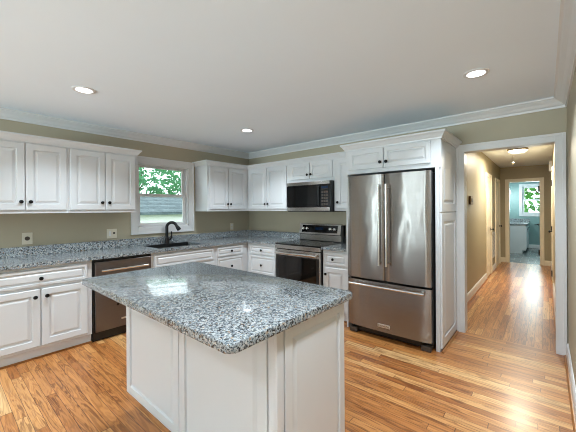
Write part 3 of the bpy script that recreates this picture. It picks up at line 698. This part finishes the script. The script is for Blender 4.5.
# ------------------------------------------------------------------ refrigerator
r = thing('refrigerator', 'stainless steel french-door refrigerator with a bottom freezer drawer', 'refrigerator', (2.98, -0.4, 0))
x0, x1 = 2.523, 3.418
b = B(); b.box(x0 + 0.004, x1 + 0.004, -0.715, -0.05, 0.055, 1.752, 0.004); build('case', b, 'black', r)
for p in (x0 + 0.055, x1 - 0.055):
    b = B(); b.box(p - 0.045, p + 0.045, -0.765, -0.62, 0.0, 0.055, 0.008); build('foot', b, 'dark', r)
for p in (x0 + 0.06, x1 - 0.06):
    b = B(); b.cyl((p, -0.12, 0), (p, -0.12, 0.055), 0.03); build('roller', b, 'dark', r)
b = B(); b.box(x0 + 0.1, x1 - 0.1, -0.725, -0.715, 0.02, 0.09); build('toe_grille', b, 'black', r)
def bowed(u0, u1, v0, v1, yb, yf, bow, n=14, rnd=0.012):
    bb = B(); ring = []
    for i in range(n + 1):
        t = i / n; ed = min(1, min(t, 1 - t) * (u1 - u0) / rnd); edge = (1 - math.sqrt(max(0, 1 - (1 - ed) ** 2))) * rnd
        y = yf - bow * (1 - (2 * t - 1) ** 2) + edge
        ring.append((u0 + (u1 - u0) * t, y))
    ring = [(u0, yb)] + ring + [(u1, yb)]
    bb.poly(ring, v0, v1); return bb
gap = 0.004; xm = 2.957
dl = build('left_door', bowed(x0, xm - gap, 0.635, 1.765, -0.722, -0.782, 0.012), 'fridge', r, True)
dr_ = build('right_door', bowed(xm + gap, x1, 0.635, 1.765, -0.722, -0.782, 0.012), 'fridge', r, True)
fz = build('freezer_drawer', bowed(x0, x1, 0.095, 0.612, -0.722, -0.782, 0.014), 'fridge', r, True)
def bar(parent, a, c, off, r_=0.013):
    bb = B(); a, c = Vector(a), Vector(c); o = Vector((0, -off, 0)); ln = (c - a).normalized()
    bb.tube([a + o, c + o], r_, 16)
    for p in (a + ln * 0.03, c - ln * 0.03): bb.tube([p + Vector((0, 0.004, 0)), p + o], r_ * 0.85, 12)
    for p in (a, c): bb.tube([p + o - ln * 0.003, p + o + ln * 0.003], r_ * 1.15, 16)
    return build('handle', bb, 'chrome', parent, True)
bar(dl, (xm - 0.04, -0.785, 0.80), (xm - 0.04, -0.785, 1.65), 0.05)
bar(dr_, (xm + 0.042, -0.785, 0.80), (xm + 0.042, -0.785, 1.65), 0.05)
bar(fz, (x0 + 0.05, -0.79, 0.572), (x1 - 0.05, -0.79, 0.572), 0.05)
b = B(); b.box(2.885, 3.02, -0.8, -0.788, 0.142, 0.178, 0.003); bdg = build('badge', b, 'badge', fz)
tcv = bpy.data.curves.new('badge_lettering', 'FONT'); tcv.body = 'KitchenAid'; tcv.size = 0.026; tcv.align_x = 'CENTER'; tcv.align_y = 'CENTER'; tcv.extrude = 0.0004
to = bpy.data.objects.new('tmp', tcv); COL.objects.link(to)
dg = bpy.context.evaluated_depsgraph_get(); me = bpy.data.meshes.new_from_object(to.evaluated_get(dg)); bpy.data.objects.remove(to)
me.transform(Matrix.Translation((2.9525 - r.location.x, -0.8006 - r.location.y, 0.16 - r.location.z)) @ Matrix.Rotation(PI / 2, 4, 'X')); me.materials.append(MAT['dark'])
lo = bpy.data.objects.new('badge_lettering', me); COL.objects.link(lo); lo.parent = bdg
for p in (x0 + 0.02, x1 - 0.13):
    b = B(); b.box(p, p + 0.11, -0.715, -0.66, 1.752, 1.772, 0.004); build('hinge_cover', b, 'black', r)

# ------------------------------------------------------------------ island
IX0, IX1, IY0, IY1 = 1.805, 3.358, -2.9, -2.34
r = thing('kitchen_island', 'white panelled kitchen island in the middle of the oak floor', 'kitchen island', (2.58, -2.62, 0))
b = B(); b.box(IX0, IX1, IY0, IY1, 0, 0.876, 0.002, 1); build('island_body', b, 'white', r)
PP = [(0, 0), (0, 0.01), (0.004, 0.013), (0.012, 0.013), (0.02, 0.004), (0.024, 0.003)]
def island_panel(mp, u0, u1, v0, v1, ins):
    b = B(); b.loops(mp, u0, u1, v0, v1, [(0, 0), (0, 0.014), (0.002, 0.016), (ins, 0.016), (ins + 0.004, 0.004), (ins + 0.016, 0.004), (ins + 0.034, 0.014)])
    return build('raised_panel', b, 'white', r)
mpi = FY(IY0); mpr = FX(IX1)
island_panel(mpi, IX0 + 0.004, 2.562, 0.012, 0.868, 0.06); island_panel(mpi, 2.57, 3.31, 0.012, 0.868, 0.06)
b = B(); bx(b, mpi, 3.318, IX1, 0.012, 0.868, 0, 0.014, 0.002); build('corner_post', b, 'white', r)
b = B(); bx(b, mpr, IY0 - 0.014, IY0 + 0.03, 0.012, 0.868, 0, 0.014, 0.002); build('corner_post', b, 'white', r)
island_panel(mpr, IY0 + 0.038, IY1 - 0.004, 0.012, 0.868, 0.05)
b = B(); q = [(0, 0), (0.016, 0), (0.015, 0.006), (0.011, 0.012), (0.006, 0.016), (0, 0.017)]
b.sweep([(IX0, IY1), (IX0, IY0 - 0.017), (IX1 + 0.017, IY0 - 0.017), (IX1 + 0.017, IY1)], q); build('quarter_round', b, 'stain', r)
# countertop with rounded corners and edge
def rrect(x0, x1, y0, y1, rad, n=6):
    p = []
    for cx, cy, a0 in ((x1 - rad, y1 - rad, 0), (x0 + rad, y1 - rad, 90), (x0 + rad, y0 + rad, 180), (x1 - rad, y0 + rad, 270)):
        for k in range(n + 1):
            a = math.radians(a0 + 90 * k / n); p.append((cx + rad * math.cos(a), cy + rad * math.sin(a)))
    return p
b = B(); b.poly(rrect(1.75, 3.403, -3.195, -2.278, 0.028), ZB, ZT, 0.008, 3)
o = build('island_countertop', b, 'granite', None, True); tag(o, 'large speckled grey granite countertop on the white island', 'countertop')

# ------------------------------------------------------------------ lights
def downlight(x, y, label):
    r = thing('recessed_light', label, 'ceiling light', (x, y, CH), 'lit recessed ceiling lights')
    t = Matrix.Translation((x, y, CH))
    b = B(); b.lathe([(0.062, -0.0005), (0.088, -0.0005), (0.088, -0.004), (0.078, -0.008), (0.064, -0.006)], t, 32, True); build('trim_ring', b, 'trim', r, True)
    b = B(); b.lathe([(0.001, -0.0008), (0.065, -0.0008), (0.064, -0.005), (0.001, -0.0055)], t, 32); build('lens', b, 'can', r, True)
    return r
DL = [(1.224, -3.02, 'recessed ceiling light nearest the left wall cabinets'), (1.27, -1.186, 'recessed ceiling light nearest the room corner'), (3.854, -1.151, 'recessed ceiling light nearest the hall doorway')]
first = downlight(*DL[0])
DL += [(3.854, -3.02, 'added, unseen recessed ceiling light above the camera'), (1.25, -4.85, 'added, unseen recessed ceiling light behind the camera on the left'), (3.854, -4.85, 'added, unseen recessed ceiling light behind the camera on the right')]  # three more added out of view to light the room, continuing the grid
for x, y, lb in DL[1:]: dup(first, (x, y, CH), lb)
for x, y, lb in DL: area('downlight_beam', (x, y, CH - 0.012), (x, y, 0), 0.125, 19, (0.82, 0.925, 1.0), shape='DISK', spread=math.radians(120))
hx, hy = 3.885, 2.82
r = thing('hall_ceiling_light', 'round flush light with a pull chain on the hall ceiling', 'ceiling light', (hx, hy, CH))
t = Matrix.Translation((hx, hy, CH))
b = B(); b.lathe([(0.001, 0), (0.15, 0), (0.152, -0.02), (0.145, -0.03), (0.001, -0.03)], t, 32); build('metal_pan', b, 'tan', r, True)
b = B(); b.lathe([(0.001, -0.03), (0.138, -0.03), (0.128, -0.05), (0.09, -0.068), (0.001, -0.076)], t, 32); build('diffuser', b, 'hallglow', r, True)
b = B(); b.tube([(hx - 0.06, hy - 0.1, CH - 0.06), (hx - 0.06, hy - 0.1, CH - 0.25)], 0.0025, 6); pc = build('pull_chain', b, 'tan', r)
b = B(); b.lathe([(0.004, 0.02), (0.02, 0.006), (0.02, 0), (0.008, -0.012), (0.012, -0.02), (0.002, -0.028)], Matrix.Translation((hx - 0.06, hy - 0.1, CH - 0.26)), 14); build('chain_bell', b, 'ivory', pc, True)
area('hall_glow', (hx, hy, CH - 0.09), (hx, hy, 0), 0.24, 52, (1, 0.9, 0.72), shape='DISK')

# ------------------------------------------------------------------ wall plates and hall fittings
mw = FX(0)
r = thing('wall_outlet', 'square ivory wall plate with one round jack, nearest the left edge', 'outlet', (0.0, -3.21, 1.04))
b = B(); bx(b, mw, -3.253, -3.166, 1.038, 1.162, 0.0008, 0.006, 0.002); build('cover_plate', b, 'ivory', r)
b = B(); b.lathe([(0.022, 0), (0.022, 0.003), (0.017, 0.004), (0.016, 0.001)], knob_mat(mw, -3.21, 1.1, 0.006)); b.lathe([(0.007, 0), (0.007, 0.004), (0.001, 0.004)], knob_mat(mw, -3.21, 1.1, 0.006)); build('jack', b, 'dark', r)
r = thing('wall_outlet', 'wide two-gang ivory wall plate above the dishwasher, left of the window', 'outlet', (0.0, -2.375, 1.04))
b = B(); bx(b, mw, -2.434, -2.316, 1.04, 1.158, 0.0008, 0.006, 0.002); build('cover_plate', b, 'ivory', r)
b = B(); bx(b, mw, -2.412, -2.386, 1.068, 1.13, 0.006, 0.009, 0.001); build('rocker_switch', b, 'trim', r)
b = B(); b.lathe([(0.013, 0), (0.013, 0.004), (0.001, 0.004)], knob_mat(mw, -2.35, 1.105, 0.006)); build('jack', b, 'dark', r)
r = thing('wall_outlet', 'narrow ivory outlet right of the sink window near the corner', 'outlet', (0.0, -0.42, 1.035))
b = B(); bx(b, mw, -0.458, -0.384, 1.036, 1.158, 0.0008, 0.006, 0.002); build('cover_plate', b, 'ivory', r)
for z in (1.072, 1.122):
    b = B(); bx(b, mw, -0.436, -0.406, z - 0.015, z + 0.015, 0.006, 0.0085, 0.001); build('socket', b, 'trim', r)
mh = FX(HL)
r = thing('thermostat', 'small tan thermostat box on the left hall wall', 'thermostat', (HL, 1.55, 1.47))
b = B(); bx(b, mh, 1.46, 1.66, 1.455, 1.585, 0.0008, 0.03, 0.006); build('housing', b, 'tan', r)
b = B(); bx(b, mh, 1.5, 1.62, 1.49, 1.55, 0.03, 0.033, 0.001); build('dial_cover', b, 'dark', r)
r = thing('air_return_vent', 'white louvred vent low on the left hall wall between the doors', 'vent', (HL, 4.26, 0.3))
b = B()
for (a, c, e, f) in ((4.0, 4.03, 0.3, 0.86), (4.49, 4.52, 0.3, 0.86), (4.03, 4.49, 0.3, 0.33), (4.03, 4.49, 0.83, 0.86)): bx(b, mh, a, c, e, f, 0.0008, 0.012)
build('vent_frame', b, 'trim', r)
b = B()
for k in range(16): bx(b, mh, 4.03, 4.49, 0.335 + k * 0.031, 0.352 + k * 0.031, 0.0008, 0.008)
build('louvres', b, 'trim', r)
mr = NX(HR)
r = thing('door_chime', 'small white chime box high on the right hall wall', 'door chime', (HR, 4.3, 2.16))
b = B(); bx(b, mr, 4.2, 4.4, 2.14, 2.34, 0.0008, 0.05, 0.006); build('housing', b, 'trim', r)
b = B(); bx(b, mr, 4.24, 4.36, 2.17, 2.2, 0.05, 0.053); build('grille', b, 'tan', r)

# bathroom
r = thing('vanity', 'white bathroom vanity with dark granite top, seen through the far doorway', 'vanity', (3.45, 8.6, 0))
b = B(); b.box(3.102, 3.79, 7.78, 9.58, 0.1, 0.875, 0.003); b.box(3.102, 3.71, 7.78, 9.58, 0, 0.1); build('cabinet_body', b, 'white', r)
b = B(); b.box(3.102, 3.83, 7.755, 9.598, 0.876, 0.914, 0.004); b.box(3.102, 3.125, 7.755, 9.598, 0.914, 1.02, 0.003); b.box(3.125, 3.83, 9.577, 9.598, 0.914, 1.02, 0.003); build('vanity_top', b, 'granite', r)
mv = FX(3.79)
for a in (7.85, 8.42, 9.0): door(r, mv, a, a + 0.53, 0.15, 0.84, a + 0.06, 0.75)
r = thing('wall_sconce', 'white cone-shaped wall sconce left of the bathroom window', 'wall light', (3.1, 8.9, 2.0))
b = B(); b.cyl((3.101, 8.9, 2.08), (3.12, 8.9, 2.08), 0.05); b.tube([(3.12, 8.9, 2.08), (3.2, 8.9, 2.1), (3.28, 8.9, 2.12)], 0.012); build('arm', b, 'black', r)
b = B(); b.lathe([(0.03, 0.13), (0.035, 0.12), (0.085, -0.09), (0.08, -0.09), (0.028, 0.12)], Matrix.Translation((3.28, 8.9, 1.99)), 24, True); build('lamp_shade', b, 'shade', r, True)
pl = bpy.data.lights.new('sconce_glow', 'POINT'); pl.energy = 32; pl.color = (0.85, 0.97, 1.0); pl.shadow_soft_size = 0.06
po = bpy.data.objects.new('sconce_glow', pl); COL.objects.link(po); po.location = (3.28, 8.9, 1.86)
r = thing('paper_holder', 'small black holder on the bathroom wall below the window', 'paper holder', (4.04, BR, 0.8))
b = B(); b.cyl((4.06, BR - 0.001, 0.82), (4.06, BR - 0.012, 0.82), 0.03); b.tube([(4.06, BR - 0.01, 0.82), (4.06, BR - 0.07, 0.82), (3.96, BR - 0.075, 0.81)], 0.014); build('bracket', b, 'black', r)

r = thing('added_bathroom_light', 'added, unseen round flush light on the bathroom ceiling', 'ceiling light', (4.15, 6.7, CH))  # unseen fixture added to brighten the vanity end
t = Matrix.Translation((4.15, 6.7, CH))
b = B(); b.lathe([(0.001, 0), (0.14, 0), (0.14, -0.02), (0.001, -0.02)], t, 28); build('metal_pan', b, 'trim', r, True)
b = B(); b.lathe([(0.001, -0.02), (0.13, -0.02), (0.11, -0.05), (0.06, -0.07), (0.001, -0.075)], t, 28); build('diffuser', b, 'shade', r, True)
area('added_bathroom_glow', (4.15, 6.7, CH - 0.09), (3.7, 7.6, 0.5), 0.24, 22, (0.8, 0.95, 1.0), shape='DISK')

# ------------------------------------------------------------------ outdoors
b = B(); b.box(-40, -0.16, -20, 30, -0.9, -0.8); b.box(-0.16, 20, 9.8, 40, -0.9, -0.8); o = struct('ground', b, 'grass', 'green lawn outside the windows', 'lawn')
r = thing('neighbouring_shed', 'low white outbuilding with grey shingle roof seen through the sink window', 'building', (-9.5, 3.5, -0.8))
b = B(); b.box(-11.5, -8.2, -1.5, 8.5, -0.8, 1.2); build('wall', b, 'siding', r)
b = B(); v = [b.bm.verts.new(p) for p in ((-7.9, -1.8, 1.2), (-7.9, 8.8, 1.2), (-11.4, 8.8, 2.06), (-11.4, -1.8, 2.06), (-7.9, -1.8, 1.3), (-7.9, 8.8, 1.3), (-11.4, 8.8, 2.16), (-11.4, -1.8, 2.16), (-14, 8.8, 1.3), (-14, -1.8, 1.3), (-14, 8.8, 1.2), (-14, -1.8, 1.2))]
for f in ((0, 1, 2, 3), (4, 5, 6, 7), (0, 1, 5, 4), (7, 6, 8, 9), (3, 2, 10, 11), (8, 9, 11, 10), (0, 4, 7, 3), (1, 5, 6, 2), (3, 7, 9, 11), (2, 6, 8, 10)): b.bm.faces.new([v[i] for i in f])
build('roof', b, 'shingle', r)
b = B()
for k in range(9): b.box(-8.2, -8.185, -1.5, 8.5, -0.7 + k * 0.2, -0.69 + k * 0.2)
build('clapboard_lines', b, 'siding', r)
def tree(x, y, zc, rx, rz, n, leaf, label, size=0.22):
    r = thing('tree', label, 'tree', (x, y, -0.8), None)
    b = B(); b.tube([(x, y, -0.8), (x + 0.1, y + 0.1, zc * 0.5), (x - 0.1, y, zc)], [0.28, 0.2, 0.1], 10)
    for k in range(7):
        a = random.uniform(0, 2 * PI); e = Vector((x + math.cos(a) * rx * 0.6, y + math.sin(a) * rx * 0.6, zc + random.uniform(-0.2, 0.7) * rz))
        b.tube([(x, y, zc * 0.4), ((x + e.x) / 2, (y + e.y) / 2, (zc * 0.5 + e.z) / 2), e], [0.09, 0.06, 0.02], 6)
    build('trunk', b, 'bark', r, True)
    b = B()
    cl = [Vector((random.uniform(-1, 1) * rx, random.uniform(-1, 1) * rx, random.uniform(-1, 1) * rz)) for _ in range(max(8, n // 30))]
    for k in range(n):
        p = Vector((x, y, zc)) + random.choice(cl) + Vector((random.gauss(0, 0.22), random.gauss(0, 0.22), random.gauss(0, 0.16)))
        q = Vector((random.gauss(0, 1), random.gauss(0, 1), random.gauss(0, 1))).normalized(); a = q.orthogonal(); a.rotate(Matrix.Rotation(random.uniform(0, 6.28), 3, q)); c = q.cross(a); s = size * random.uniform(0.6, 1.3)
        b.bm.faces.new([b.bm.verts.new(p + a * s * u + c * s * w) for u, w in ((-1, 0), (-0.3, 0.45), (0.4, 0.4), (1, 0), (0.4, -0.4), (-0.3, -0.45))])
    build('foliage', b, leaf, r)
tree(-18.5, 5.2, 3.5, 2.3, 1.7, 1900, 'leaf', 'leafy green tree behind the shed, at the left of the sink window view', 0.13)
tree(-20.5, 10.6, 3.5, 2.3, 1.7, 1900, 'leaf', 'leafy green tree behind the shed, at the right of the sink window view', 0.13)
tree(4.9, 17.0, 2.6, 2.0, 1.5, 1700, 'leaf2', 'green tree seen through the bathroom window', 0.13)
